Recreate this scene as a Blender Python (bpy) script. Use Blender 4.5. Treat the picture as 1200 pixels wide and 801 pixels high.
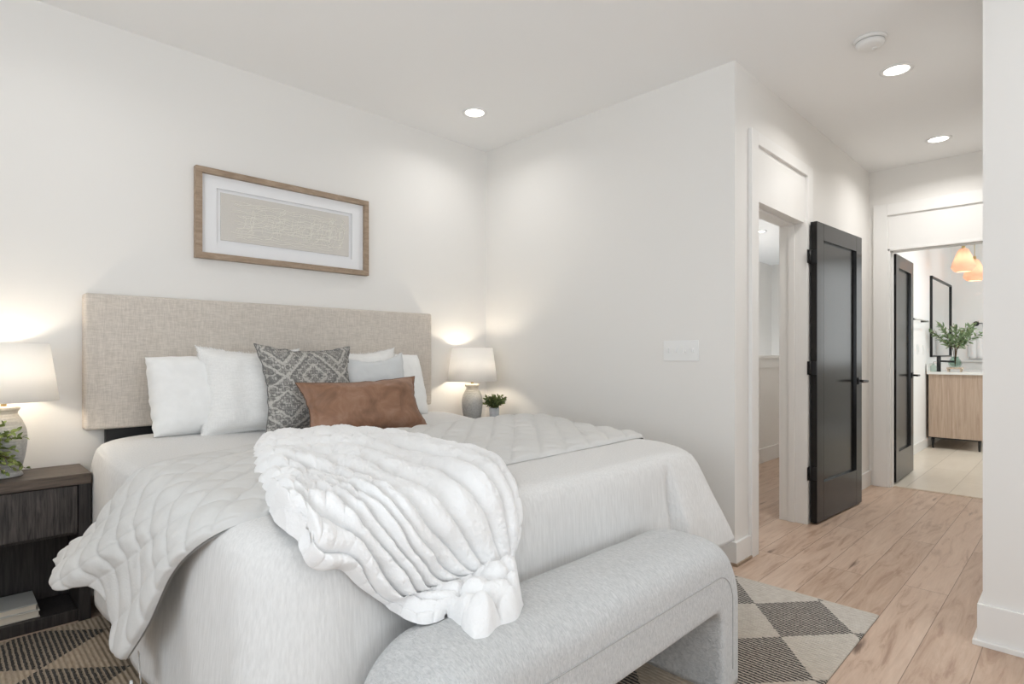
import bpy, bmesh, math, random
import numpy as np
from mathutils import Vector, Matrix, noise
PI = math.pi
random.seed(7)
for o in list(bpy.data.objects): bpy.data.objects.remove(o, do_unlink=True)
S = bpy.context.scene
COL = S.collection

# ------------------------------------------------------------ camera, world, big lights, exposure
CAM_H, FPX, YAW, HORIZON = 1.1454, 674.12, 0.784594, 414.737
cam = bpy.data.objects.new('camera', bpy.data.cameras.new('camera')); COL.objects.link(cam)
cam.location = (0, 0, CAM_H); cam.rotation_euler = (PI/2, 0, YAW-PI/2)
cam.data.sensor_width = 36; cam.data.lens = FPX/1200*36; cam.data.shift_y = (HORIZON-400.5)/1200
cam.data.clip_start = 0.05; S.camera = cam
S.view_settings.view_transform = 'Standard'; S.view_settings.look = 'None'
S.view_settings.gamma = 1; S.view_settings.use_curve_mapping = False
S.view_settings.exposure = 0.48
S.cycles.diffuse_bounces = 8; S.cycles.max_bounces = 12
w = bpy.data.worlds.new('sky'); S.world = w; w.use_nodes = True
w.node_tree.nodes['Background'].inputs[0].default_value = (.86, .93, 1, 1)
w.node_tree.nodes['Background'].inputs[1].default_value = 1.0

def area(name, loc, aim, sx, sy, power, col, shape='RECTANGLE', spread=PI):
    l = bpy.data.lights.new(name, 'AREA'); l.shape = shape; l.size = sx
    if shape == 'RECTANGLE': l.size_y = sy
    l.energy = power; l.color = col; l.spread = spread
    o = bpy.data.objects.new(name, l); COL.objects.link(o); o.location = loc
    o.rotation_euler = Vector(aim).to_track_quat('-Z', 'Y').to_euler()
    return o
DAY = (.86, .94, 1)
WIN_L, WIN_B = 28.5, 30
area('daylight_side_window', (-1.62, .45, 1.5), (1, 0, .8), 2.5, 1.9, WIN_L, DAY)
area('daylight_back_window', (1.0, -2.72, 1.5), (0, 1, 1.6), 2.8, 1.9, WIN_B, DAY)
area('bath_fill_light', (8.6, -.55, 1.7), (0, 1, 0), 2.6, 1.4, 15, (.93, .98, 1))  # no window here: unseen panel added to brighten the bathroom
area('stairwell_fill_light', (6.5, 3.45, 2.7), (0, .45, -1), 4.0, .5, 62, (1, .97, .93), spread=math.radians(130))  # added fill strip, not daylight: brightens the stairwell wall and hall
def downlight_beam(loc, power=2.5):
    area('downlight_beam', loc, (0, 0, -1), .13, .13, power, (1, .985, .96), 'DISK', math.radians(150))

# ------------------------------------------------------------ materials
def mat(name, col, rough=.6, spec=.3, metal=0):
    m = bpy.data.materials.new(name); m.use_nodes = True
    b = m.node_tree.nodes['Principled BSDF']
    b.inputs['Base Color'].default_value = (*col, 1); b.inputs['Roughness'].default_value = rough
    b.inputs['Specular IOR Level'].default_value = spec; b.inputs['Metallic'].default_value = metal
    return m
class NT:
    def __init__(s, m): s.m = m; s.t = m.node_tree; s.b = s.t.nodes['Principled BSDF']
    def n(s, typ, **kw):
        x = s.t.nodes.new(typ)
        for k, v in kw.items():
            if k in ('operation', 'blend_type', 'data_type', 'wave_type', 'bands_direction', 'wave_profile', 'feature', 'noise_dimensions', 'offset', 'squash', 'distance', 'use_clamp', 'offset_frequency', 'clamp_factor'): setattr(x, k, v)
        return x
    def l(s, a, b): s.t.links.new(a, b)
    def coord(s, scale=(1, 1, 1), loc=(0, 0, 0), rot=(0, 0, 0), kind='Object'):
        c = s.n('ShaderNodeTexCoord'); mp = s.n('ShaderNodeMapping')
        s.l(c.outputs[kind], mp.inputs[0])
        mp.inputs['Scale'].default_value = scale; mp.inputs['Location'].default_value = loc; mp.inputs['Rotation'].default_value = rot
        return mp.outputs[0]
    def noise(s, vec, scale, detail=4, rough=.55, dist=0):
        x = s.n('ShaderNodeTexNoise'); s.l(vec, x.inputs['Vector'])
        x.inputs['Scale'].default_value = scale; x.inputs['Detail'].default_value = detail
        x.inputs['Roughness'].default_value = rough; x.inputs['Distortion'].default_value = dist
        return x.outputs['Fac']
    def math(s, op, a, b=None, clamp=False):
        x = s.n('ShaderNodeMath', operation=op, use_clamp=clamp)
        for i, v in enumerate((a, b)):
            if v is None: continue
            if isinstance(v, (int, float)): x.inputs[i].default_value = v
            else: s.l(v, x.inputs[i])
        return x.outputs[0]
    def ramp(s, fac, stops):
        x = s.n('ShaderNodeValToRGB'); s.l(fac, x.inputs[0]); e = x.color_ramp.elements
        while len(e) < len(stops): e.new(.5)
        for i, (p, c) in enumerate(stops):
            e[i].position = p; e[i].color = (*c, 1) if len(c) == 3 else c
        return x.outputs[0]
    def mix(s, fac, a, b, blend='MIX'):
        x = s.n('ShaderNodeMix', data_type='RGBA', blend_type=blend)
        for i, v in ((0, fac), (6, a), (7, b)):
            if isinstance(v, (int, float)): x.inputs[i].default_value = v
            elif isinstance(v, tuple): x.inputs[i].default_value = (*v, 1)
            else: s.l(v, x.inputs[i])
        return x.outputs[2]
    def bump(s, h, strength=.3, dist=.01):
        x = s.n('ShaderNodeBump'); x.inputs['Strength'].default_value = strength; x.inputs['Distance'].default_value = dist
        s.l(h, x.inputs['Height']); s.l(x.outputs[0], s.b.inputs['Normal'])
    def color(s, c): s.l(c, s.b.inputs['Base Color'])
    def sep(s, v):
        x = s.n('ShaderNodeSeparateXYZ'); s.l(v, x.inputs[0]); return x.outputs

def fabric(name, col, col2, wscale=(300, 300, 300), rough=.9, bump=.25, bd=.002, nscale=1, sheen=.2):
    m = mat(name, col, rough, .15); t = NT(m)
    v = t.coord(wscale); n1 = t.noise(v, nscale, 3)
    t.color(t.ramp(n1, [(.3, col2), (.7, col)])); t.bump(n1, bump, bd)
    m.node_tree.nodes['Principled BSDF'].inputs['Sheen Weight'].default_value = sheen
    return m
def linen(name, a, b, s=110, bump=.35):
    m = mat(name, a, .9, .1); t = NT(m)
    h = t.noise(t.coord((18, 18, s*1.6)), 1.6, 4, .6); v = t.noise(t.coord((s*1.6, s*1.6, 14)), 1.6, 4, .6)
    k = t.math('MULTIPLY', t.math('ADD', h, v), .5)
    t.color(t.ramp(k, [(.38, b), (.62, a)])); t.bump(k, bump, .003)
    return m

WALLC = (.79, .774, .748)
M = {}
m = M['wall'] = mat('wall_paint', WALLC, .75, .2); t = NT(m); t.bump(t.noise(t.coord((1, 1, 1)), 180, 2), .05, .002)
m = M['ceil'] = mat('ceiling_paint', (.87, .87, .865), .85, .15); t = NT(m); t.bump(t.noise(t.coord(), 150, 2), .05, .002)
M['trim'] = mat('white_trim_paint', (.80, .79, .77), .4, .4)
M['bathwall'] = mat('bath_wall_paint', (.86, .86, .85), .6, .25)
M['blackdoor'] = mat('black_door_paint', (.012, .0115, .0115), .2, .3)
M['blackmetal'] = mat('matte_black_metal', (.012, .012, .013), .38, .5)
M['whiteplastic'] = mat('white_plastic', (.82, .82, .81), .35, .45)
M['chrome'] = mat('brushed_metal', (.6, .6, .58), .3, .5, 1)
M['brass'] = mat('brass', (.55, .42, .2), .3, .5, 1)
M['mirror'] = mat('mirror_silver', (.9, .91, .91), .02, .5, 1)
# oak planks along X
m = M['oak'] = mat('oak_planks', (.5, .37, .28), .38, .35); t = NT(m)
br = t.n('ShaderNodeTexBrick', offset=.37, offset_frequency=2)
t.l(t.coord((1, 1, 1), (.35, -.11, 0)), br.inputs['Vector'])
for k, v in (('Scale', 1), ('Mortar Size', .0015), ('Mortar Smooth', .1), ('Bias', 0), ('Brick Width', 2.3), ('Row Height', .177)): br.inputs[k].default_value = v
br.inputs['Color1'].default_value = (0, 0, 0, 1); br.inputs['Color2'].default_value = (1, 1, 1, 1); br.inputs['Mortar'].default_value = (.5, .5, .5, 1)
tone = t.ramp(br.outputs['Color'], [(0, (.43, .285, .20)), (.5, (.51, .355, .262)), (1, (.585, .425, .325))])
sc = t.n('ShaderNodeVectorMath', operation='SCALE'); t.l(br.outputs['Color'], sc.inputs[0]); sc.inputs[3].default_value = 13.0
add = t.n('ShaderNodeVectorMath', operation='ADD'); t.l(t.coord((1.3, 9, 1)), add.inputs[0]); t.l(sc.outputs[0], add.inputs[1])
g1 = t.noise(add.outputs[0], 1.7, 7, .62, 1.3)
add2 = t.n('ShaderNodeVectorMath', operation='ADD'); t.l(t.coord((4, 90, 1)), add2.inputs[0]); t.l(sc.outputs[0], add2.inputs[1])
g2 = t.noise(add2.outputs[0], 1.5, 3, .6)
c = t.mix(t.ramp(g1, [(.35, (0, 0, 0)), (.7, (.6, .6, .6))]), tone, (.70, .56, .45))
c = t.mix(t.ramp(g1, [(.28, (.8, .8, .8)), (.46, (0, 0, 0))]), c, (.31, .195, .135))
c = t.mix(.18, c, t.ramp(g2, [(.3, (.3, .2, .14)), (.7, (.62, .47, .36))]))
vo = t.n('ShaderNodeTexVoronoi'); t.l(add.outputs[0], vo.inputs['Vector']); vo.inputs['Scale'].default_value = .8
wob = t.math('ADD', vo.outputs['Distance'], t.math('MULTIPLY', t.math('SUBTRACT', g1, .5), .25))
c = t.mix(t.ramp(wob, [(.03, (.85, .85, .85)), (.11, (0, 0, 0))]), c, (.13, .075, .05))
c = t.mix(br.outputs['Fac'], c, (.24, .165, .12)); t.color(c)
t.bump(t.math('SUBTRACT', t.math('MULTIPLY', g1, .3), br.outputs['Fac']), .25, .003)
# bathroom tile
m = M['tile'] = mat('beige_floor_tile', (.62, .55, .45), .3, .4); t = NT(m)
br = t.n('ShaderNodeTexBrick', offset=.5); t.l(t.coord((1, 1, 1), (.1, .1, 0)), br.inputs['Vector'])
for k, v in (('Scale', 1), ('Mortar Size', .003), ('Brick Width', 1.2), ('Row Height', .3)): br.inputs[k].default_value = v
br.inputs['Color1'].default_value = (.66, .59, .49, 1); br.inputs['Color2'].default_value = (.72, .65, .55, 1); br.inputs['Mortar'].default_value = (.42, .36, .29, 1)
t.color(t.mix(.25, br.outputs['Color'], t.ramp(t.noise(t.coord((1.5, 5, 1)), 2, 5), [(.3, (.58, .51, .42)), (.7, (.8, .74, .65))])))
# espresso wood, vertical grain
def wood(name, dark, light, rot=(1, 1, 1), rough=.45, stops=(.35, .68)):
    m = mat(name, dark, rough, .35); t = NT(m)
    n = t.noise(t.coord(rot), 1.5, 6, .62, .8)
    t.color(t.ramp(n, [(stops[0], dark), (stops[1], light)])); t.bump(n, .08, .002)
    return m
M['espresso'] = wood('espresso_wood', (.018, .016, .016), (.055, .048, .045), (60, 60, 4))
M['espresso_front'] = wood('espresso_drawer_wood', (.02, .018, .018), (.095, .082, .076), (70, 70, 5))
M['espresso_top_lit'] = wood('espresso_top_lit_wood', (.055, .042, .034), (.15, .115, .09), (4, 60, 60))  # same espresso wood, with the warm light on the top painted in
M['vanity'] = wood('vanity_oak', (.42, .31, .235), (.56, .44, .35), (26, 26, 1.4), .45)
M['frame'] = wood('frame_wood', (.27, .195, .135), (.42, .32, .235), (8, 30, 30), .5)
M['cork'] = wood('tray_wood', (.45, .34, .25), (.66, .55, .43), (20, 20, 20), .6)
# fabrics
M['headboard'] = linen('beige_linen', (.66, .605, .545), (.50, .455, .405), 100)
M['coverlet'] = m = mat('crinkled_cotton', (.73, .725, .715), .9, .1); t = NT(m)
k = t.math('ADD', t.noise(t.coord((90, 90, 5)), 1, 5, .6, .6), t.math('MULTIPLY', t.noise(t.coord((9, 9, 9)), 1, 3), .35))
t.bump(k, .35, .006); t.color(t.ramp(t.noise(t.coord((160, 160, 10)), 1, 4), [(.3, (.66, .655, .645)), (.7, (.75, .745, .735))]))
M['quilt'] = m = mat('grey_quilt_cotton', (.64, .635, .62), .85, .15); t = NT(m)
t.bump(t.math('ADD', t.noise(t.coord(), 55, 4, .6, 1.0), t.math('MULTIPLY', t.noise(t.coord(), 500, 2), .2)), .3, .006)
M['quilt_seam'] = mat('quilt_stitch_thread', (.5, .49, .475), .9, .1)
M['throw'] = m = mat('white_plush_fur', (.91, .91, .91), 1, .05); t = NT(m)
k = t.math('ADD', t.noise(t.coord(), 220, 4, .7), t.math('MULTIPLY', t.noise(t.coord(), 45, 4, .6), 1.2))
t.bump(k, .38, .012); m.node_tree.nodes['Principled BSDF'].inputs['Sheen Weight'].default_value = .5
M['pillow_white'] = fabric('white_cotton', (.84, .84, .83), (.80, .80, .79), (25, 25, 25), .9, .15, .006)
M['pillow_textured'] = linen('white_woven_cotton', (.84, .835, .82), (.74, .735, .72), 130, .6)
M['pillow_grey'] = fabric('pale_grey_cotton', (.62, .635, .64), (.57, .585, .59), (300, 300, 300), .9, .2, .001)
M['leather'] = m = mat('tan_leather', (.32, .15, .07), .42, .4); t = NT(m)
n = t.noise(t.coord(), 9, 6, .65, .8)
t.color(t.ramp(n, [(.28, (.155, .08, .045)), (.5, (.25, .13, .077)), (.75, (.34, .205, .142))])); t.bump(t.math('ADD', t.noise(t.coord(), 22, 4, .6, .7), t.math('MULTIPLY', t.noise(t.coord(), 300, 2), .1)), .3, .006)
t.l(t.ramp(n, [(.3, (.5, .5, .5)), (.8, (.33, .33, .33))]), t.b.inputs['Roughness'])
M['leather_seam'] = mat('dark_leather_edge', (.09, .042, .02), .5, .35)
M['charcoal'] = fabric('charcoal_piping', (.16, .155, .15), (.09, .09, .09), (300, 300, 300))
M['boucle'] = m = mat('pale_grey_boucle', (.62, .62, .61), .95, .1); t = NT(m)
k = t.noise(t.coord((170, 50, 60), rot=(0, 0, .5)), 1.3, 4, .6, .9)
t.color(t.ramp(k, [(.32, (.50, .51, .515)), (.55, (.615, .62, .62)), (.7, (.68, .685, .685))])); t.bump(k, .65, .006)
M['boucle_seam'] = mat('bench_seam_thread', (.42, .42, .42), .95, .1)
# kilim pillow
M['kilim'] = m = mat('grey_kilim_print', (.3, .29, .27), .95, .1); t = NT(m)
v = t.coord(); s = t.sep(v); ax = t.math('ABSOLUTE', s[0])
cb = t.n('ShaderNodeCombineXYZ'); t.l(ax, cb.inputs[0]); t.l(s[2], cb.inputs[2])
q = cb.outputs[0]
def tri(x, per): return t.math('ABSOLUTE', t.math('SUBTRACT', t.math('FRACT', t.math('DIVIDE', x, per)), .5))
wb = t.math('MULTIPLY', t.math('SUBTRACT', t.noise(q, 60, 4, .7), .5), .9)
def line(x, c0, wd): return t.ramp(t.math('ABSOLUTE', t.math('SUBTRACT', x, c0)), [(wd*.5, (1, 1, 1)), (wd, (0, 0, 0))])
d0 = t.math('ADD', t.math('ADD', tri(ax, .30), tri(t.math('ADD', s[2], -.02), .27)), t.math('MULTIPLY', wb, .25))
d1 = t.math('ADD', t.math('ADD', tri(ax, .052), tri(s[2], .045)), wb)
d2 = t.math('ADD', t.math('MAXIMUM', tri(ax, .024), tri(s[2], .027)), t.math('MULTIPLY', wb, .8))
base = t.ramp(t.noise(q, 16, 3), [(.35, (.15, .15, .145)), (.65, (.33, .315, .29))])
c = t.mix(t.math('MULTIPLY', line(d1, .45, .16), .75), base, (.56, .54, .50))
c = t.mix(t.math('MULTIPLY', line(d2, .30, .10), .8), c, (.055, .055, .058))
c = t.mix(t.math('MULTIPLY', line(d1, .12, .12), .7), c, (.06, .06, .062))
for c0 in (.25, .52, .78): c = t.mix(t.math('MULTIPLY', line(d0, c0, .045), .8), c, (.60, .575, .53))
for c0 in (.21, .56): c = t.mix(t.math('MULTIPLY', line(d0, c0, .03), .7), c, (.05, .05, .055))
c = t.mix(.3, c, t.ramp(t.noise(t.coord(), 300, 3), [(.3, (.12, .12, .12)), (.7, (.6, .575, .53))]))
t.color(c); t.bump(t.noise(t.coord((300, 300, 300)), 1, 2), .5, .002)
# rug (world-sized coordinates; the rug object sits at the world origin)
M['rug'] = m = mat('woven_diamond_rug', (.5, .47, .42), .98, .05); t = NT(m)
s = t.sep(t.coord())
def fold(x, c0, per): return t.math('ABSOLUTE', t.math('SUBTRACT', t.math('FRACT', t.math('ADD', t.math('DIVIDE', t.math('SUBTRACT', x, c0), per), 20.5)), .5))
jit = t.math('MULTIPLY', t.math('SUBTRACT', t.noise(t.coord((110, 30, 1)), 1, 1), .5), .05)
dia = t.math('ADD', t.math('ADD', fold(s[0], 2.64, .475), fold(s[1], .87, .40)), jit)
inside = t.math('LESS_THAN', dia, .5)
rib = t.math('FRACT', t.math('ADD', t.math('DIVIDE', s[0], .0165), t.math('MULTIPLY', t.noise(t.coord((3, 40, 1)), 1, 2), .35)))
dash = t.noise(t.coord((52.6, 90, 1)), 1.3, 2)
stripe = t.math('LESS_THAN', t.math('ADD', rib, t.math('MULTIPLY', t.math('SUBTRACT', dash, .5), .7)), .56)
cream = t.ramp(t.noise(t.coord((120, 30, 1)), 1, 3), [(.3, (.47, .43, .385)), (.7, (.63, .595, .545))])
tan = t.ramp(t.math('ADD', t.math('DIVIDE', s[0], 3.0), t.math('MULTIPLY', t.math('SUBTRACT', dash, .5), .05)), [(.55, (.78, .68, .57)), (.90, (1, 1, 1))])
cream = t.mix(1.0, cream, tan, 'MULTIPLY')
cream = t.mix(t.math('MULTIPLY', inside, .22), cream, (.26, .245, .225))
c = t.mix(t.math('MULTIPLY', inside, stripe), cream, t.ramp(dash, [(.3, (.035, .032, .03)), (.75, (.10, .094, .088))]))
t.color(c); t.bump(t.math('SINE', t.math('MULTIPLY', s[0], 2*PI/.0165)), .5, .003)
# ceramics, leaves, art
M['glaze'] = m = mat('reactive_glaze', (.4, .4, .39), .35, .45); t = NT(m)
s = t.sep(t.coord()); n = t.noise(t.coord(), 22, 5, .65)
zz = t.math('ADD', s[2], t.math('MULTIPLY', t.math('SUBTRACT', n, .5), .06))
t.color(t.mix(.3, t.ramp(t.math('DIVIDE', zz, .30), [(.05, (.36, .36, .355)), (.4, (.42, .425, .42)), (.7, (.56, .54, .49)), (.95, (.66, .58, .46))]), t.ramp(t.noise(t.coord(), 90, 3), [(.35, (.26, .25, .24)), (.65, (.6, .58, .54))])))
t.bump(t.math('ADD', t.math('MULTIPLY', t.math('SINE', t.math('MULTIPLY', s[2], 2*PI/.0115)), .5), n), .35, .003)
M['pot'] = fabric('pale_concrete', (.55, .57, .6), (.46, .48, .51), (40, 40, 40), .8, .2, .002, sheen=0)
def leafmat(name, a, b):
    m = mat(name, a, .55, .3); t = NT(m)
    t.color(t.ramp(t.noise(t.coord(), 30, 2), [(.35, b), (.65, a)])); return m
M['leaf'] = leafmat('dusty_green_leaf', (.17, .21, .075), (.055, .085, .03))
M['leaf_trailing'] = leafmat('fresh_green_leaf', (.26, .32, .09), (.08, .12, .03))
M['leaf_olive'] = leafmat('olive_leaf', (.27, .36, .19), (.12, .19, .09))
M['stem'] = mat('brown_stem', (.12, .08, .045), .8, .2)
M['matboard'] = mat('white_mat_board', (.82, .82, .83), .8, .2)
M['artpaper'] = fabric('art_linen', (.66, .63, .585), (.61, .58, .54), (200, 200, 200), .9, .2, .001, sheen=0)
M['artline'] = mat('cream_paint_line', (.80, .775, .71), .8, .2)
M['page'] = mat('page_edges', (.62, .56, .47), .85, .15)
M['cover_grey'] = mat('grey_book_cover', (.42, .42, .40), .6, .3)
M['cover_cream'] = mat('cream_book_cover', (.56, .52, .45), .6, .3)
M['quartz'] = mat('white_quartz', (.82, .82, .8), .2, .5)
M['towel'] = fabric('white_towel', (.86, .86, .86), (.8, .8, .8), (200, 200, 200), 1, .4, .002)
M['dark_base'] = mat('black_bed_frame', (.015, .015, .016), .5, .3)
M['mattress'] = mat('mattress_ticking', (.7, .69, .67), .9, .1)
def emit(name, col, st):
    m = bpy.data.materials.new(name); m.use_nodes = True; t = m.node_tree; t.nodes.remove(t.nodes['Principled BSDF'])
    e = t.nodes.new('ShaderNodeEmission'); e.inputs[0].default_value = (*col, 1); e.inputs[1].default_value = st
    t.links.new(e.outputs[0], t.nodes['Material Output'].inputs[0]); return m
M['led'] = emit('lit_led_lens', (1, .95, .88), 6)
M['bulb'] = emit('lit_bulb', (1, .87, .70), 62); M['pendant_bulb'] = emit('lit_pendant_bulb', (1, .86, .7), 45)
def translucent(name, col, f, tcol=None):
    m = bpy.data.materials.new(name); m.use_nodes = True; t = m.node_tree; t.nodes.remove(t.nodes['Principled BSDF'])
    a = t.nodes.new('ShaderNodeBsdfDiffuse'); b = t.nodes.new('ShaderNodeBsdfTranslucent'); x = t.nodes.new('ShaderNodeMixShader')
    a.inputs[0].default_value = (*col, 1); b.inputs[0].default_value = (*(tcol or col), 1); x.inputs[0].default_value = f
    t.links.new(a.outputs[0], x.inputs[1]); t.links.new(b.outputs[0], x.inputs[2]); t.links.new(x.outputs[0], t.nodes['Material Output'].inputs[0])
    return m
M['shade'] = translucent('white_linen_shade', (.9, .89, .87), .34, (.97, .96, .95))
M['rattan'] = translucent('woven_rattan', (.76, .58, .47), .38, (.86, .68, .57))
def glass(name, tint=(1, 1, 1), fac=.06, rough=.01):
    m = bpy.data.materials.new(name); m.use_nodes = True; t = m.node_tree; t.nodes.remove(t.nodes['Principled BSDF'])
    a = t.nodes.new('ShaderNodeBsdfTransparent'); b = t.nodes.new('ShaderNodeBsdfGlossy'); x = t.nodes.new('ShaderNodeMixShader'); f = t.nodes.new('ShaderNodeLayerWeight')
    a.inputs[0].default_value = (*tint, 1); b.inputs['Roughness'].default_value = rough; f.inputs[0].default_value = .03
    t.links.new(f.outputs['Fresnel'], x.inputs[0]); t.links.new(a.outputs[0], x.inputs[1]); t.links.new(b.outputs[0], x.inputs[2]); t.links.new(x.outputs[0], t.nodes['Material Output'].inputs[0])
    return m
M['glass'] = glass('picture_glass'); M['greenglass'] = glass('green_vase_glass', (.80, .87, .83))

# ------------------------------------------------------------ object helpers
def tag(o, label=None, cat=None, group=None, kind=None):
    for k, v in (('label', label), ('category', cat), ('group', group), ('kind', kind)):
        if v: o[k] = v
    return o
def thing(name, label, cat, loc=(0, 0, 0), rz=0, group=None):
    o = bpy.data.objects.new(name, None); COL.objects.link(o); o.empty_display_size = .05
    o.location = loc; o.rotation_euler = (0, 0, rz)
    return tag(o, label, cat, group)
def root_loc(p):
    v = Vector((0, 0, 0))
    while p: v += p.location; p = p.parent
    return v
def mesh(name, verts, faces, m, parent=None, smooth=True, world=True, origin=None):
    """verts are world coordinates; they are stored relative to the parent's base (or to origin)."""
    off = root_loc(parent) if (parent and world) else Vector(origin or (0, 0, 0))
    me = bpy.data.meshes.new(name)
    me.from_pydata([tuple(Vector(v)-off) for v in verts] if off.length else [tuple(v) for v in verts], [], [tuple(f) for f in faces])
    bm = bmesh.new(); bm.from_mesh(me); bmesh.ops.recalc_face_normals(bm, faces=bm.faces); bm.to_mesh(me); bm.free()
    if smooth: me.polygons.foreach_set('use_smooth', [True]*len(me.polygons))
    me.materials.append(m)
    o = bpy.data.objects.new(name, me); COL.objects.link(o)
    if parent: o.parent = parent
    elif origin: o.location = origin
    return o
class MB:
    def __init__(s): s.v = []; s.f = []
    def add(s, v, f):
        n = len(s.v); s.v += [tuple(x) for x in v]; s.f += [tuple(i+n for i in q) for q in f]; return s
    def box(s, a, b, bev=0.0):
        bm = bmesh.new(); bmesh.ops.create_cube(bm, size=1)
        for v in bm.verts: v.co = Vector([(a[i]+b[i])/2+v.co[i]*(b[i]-a[i]) for i in range(3)])
        if bev:
            bev = min(bev, .45*min(abs(b[i]-a[i]) for i in range(3)))
            bmesh.ops.bevel(bm, geom=bm.edges[:], offset=bev, segments=2, affect='EDGES', profile=.6)
        bm.verts.index_update(); s.add([v.co[:] for v in bm.verts], [[v.index for v in f.verts] for f in bm.faces]); bm.free(); return s
    def tube(s, pts, r, n=10, closed=False, cap=True):
        pts = [Vector(p) for p in pts]; N = len(pts); rr = r if isinstance(r, (list, tuple)) else [r]*N
        vs = []; fs = []; up = Vector((0, 0, 1)); prev = None
        for i, p in enumerate(pts):
            a = pts[(i-1) % N] if (closed or i) else p; b = pts[(i+1) % N] if (closed or i < N-1) else p
            d = (b-a).normalized()
            if prev is None:
                u = d.cross(up);
                if u.length < .05: u = d.cross(Vector((1, 0, 0)))
            else: u = prev - d*prev.dot(d)
            u.normalize(); prev = u; w_ = d.cross(u)
            for k in range(n):
                an = 2*PI*k/n; vs.append(p+(u*math.cos(an)+w_*math.sin(an))*rr[i])
        L = N if closed else N-1
        for i in range(L):
            for k in range(n):
                j = (i+1) % N; fs.append((i*n+k, i*n+(k+1) % n, j*n+(k+1) % n, j*n+k))
        if cap and not closed:
            fs.append(tuple(range(n))); fs.append(tuple((N-1)*n+k for k in range(n)))
        return s.add(vs, fs)
    def lathe(s, prof, c=(0, 0, 0), n=40, closed=False):
        vs = []; fs = []
        for r, z in prof:
            for k in range(n):
                a = 2*PI*k/n; vs.append((c[0]+r*math.cos(a), c[1]+r*math.sin(a), c[2]+z))
        L = len(prof)
        for i in range(L if closed else L-1):
            for k in range(n):
                j = (i+1) % L; fs.append((i*n+k, i*n+(k+1) % n, j*n+(k+1) % n, j*n+k))
        if not closed:
            if prof[0][0] > 1e-5: fs.append(tuple(range(n))[::-1])
            if prof[-1][0] > 1e-5: fs.append(tuple((L-1)*n+k for k in range(n)))
        return s.add(vs, fs)
    def grid(s, P):
        h, w_ = len(P), len(P[0]); vs = [tuple(p) for row in P for p in row]
        return s.add(vs, [(i*w_+j, i*w_+j+1, (i+1)*w_+j+1, (i+1)*w_+j) for i in range(h-1) for j in range(w_-1)])
    def build(s, name, m, parent=None, smooth=True, origin=None): return mesh(name, s.v, s.f, m, parent, smooth, origin=origin)
def flat(o, ang=35):
    """smooth only shallow edges"""
    me = o.data
    bm = bmesh.new(); bm.from_mesh(me)
    for e in bm.edges:
        if len(e.link_faces) == 2 and e.calc_face_angle(0) > math.radians(ang): e.smooth = False
    bm.to_mesh(me); bm.free(); return o
def box(name, a, b, m, parent=None, bev=.003, kind=None):
    o = MB().box(a, b, bev).build(name, m, parent, True, None); flat(o, 9)
    if kind: o['kind'] = kind
    return o
def boxes(name, lst, m, parent=None, bev=.003, kind=None):
    mb = MB()
    for a, b in lst: mb.box(a, b, bev)
    o = mb.build(name, m, parent); flat(o, 9)
    if kind: o['kind'] = kind
    return o
def copy_tree(o, parent=None):
    c = o.copy(); COL.objects.link(c)
    if parent: c.parent = parent
    for ch in list(o.children): copy_tree(ch, c)
    return c
def catmull(P, n):
    P = np.array(P, float); d = np.r_[0, np.cumsum(np.linalg.norm(np.diff(P, axis=0), axis=1))]
    q = np.vstack([2*P[0]-P[1], P, 2*P[-1]-P[-2]]); out = []
    for s_ in np.linspace(0, d[-1], n):
        i = min(max(np.searchsorted(d, s_, 'right')-1, 0), len(P)-2); t_ = (s_-d[i])/max(d[i+1]-d[i], 1e-9)
        a, b, c_, e = q[i], q[i+1], q[i+2], q[i+3]
        out.append(.5*((2*b)+(c_-a)*t_+(2*a-5*b+4*c_-e)*t_**2+(3*b-a-3*c_+e)*t_**3))
    return np.array(out)
def nz(x, y, z, s_=1): return noise.noise(Vector((x*s_, y*s_, z*s_)))
def sst(a, b, x):
    x = min(max((x-a)/(b-a), 0), 1); return x*x*(3-2*x)

# ------------------------------------------------------------ the setting
XW, YW, YH, XB, H = 3.0662, 3.3522, 1.3503, 5.7959, 2.74
XL, YB, XP, YP = -1.5, -2.6, 2.925, .29          # side wall, back wall, end wall face and its end
boxes('floor', [((XL-.3, YB-.3, -.1), (XW+.12, YW+.05, 0)), ((XW+.12, YB-.3, -.1), (XB+.06, 2.55, 0))], M['oak'], bev=0, kind='structure')
ob = bpy.data.objects['floor']
box('floor_bathroom', (XB+.06, -.6, -.1), (10.7, 1.45, .0), M['tile'], bev=0, kind='structure')
box('trim_threshold', (XB+.04, .45, -.01), (XB+.075, 1.21, .004), M['cork'], bev=.001, kind='structure')
box('floor_landing', (XB+.06, 1.45, -.1), (10.7, 2.55, 0), M['oak'], bev=0, kind='structure')
box('ceiling', (XL-.3, YB-.3, H), (10.8, 4.4, H+.1), M['ceil'], bev=0, kind='structure')
box('wall_headboard', (XL-.1, YW, 0), (XW+.12, YW+.12, H), M['wall'], bev=0, kind='structure')
box('wall_closet', (XW, YH, 0), (XW+.12, YW, H), M['wall'], bev=0, kind='structure')
OX0, OX1, OZ = 3.335, 4.16, 2.05                   # hall door opening
boxes('wall_hall', [((XW+.12, YH, 0), (OX0, YH+.15, H)), ((OX0, YH, OZ), (OX1, YH+.15, H)), ((OX1, YH, 0), (XB+.12, YH+.15, H))], M['wall'], bev=0, kind='structure')
BY0, BY1 = .45, 1.21                               # bathroom door opening
boxes('wall_bathroom_front', [((XB, BY1, 0), (XB+.12, YH, H)), ((XB, BY0, OZ), (XB+.12, BY1, H)), ((XB, YP-.1, 0), (XB+.12, BY0, H))], M['wall'], bev=0, kind='structure')
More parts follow.
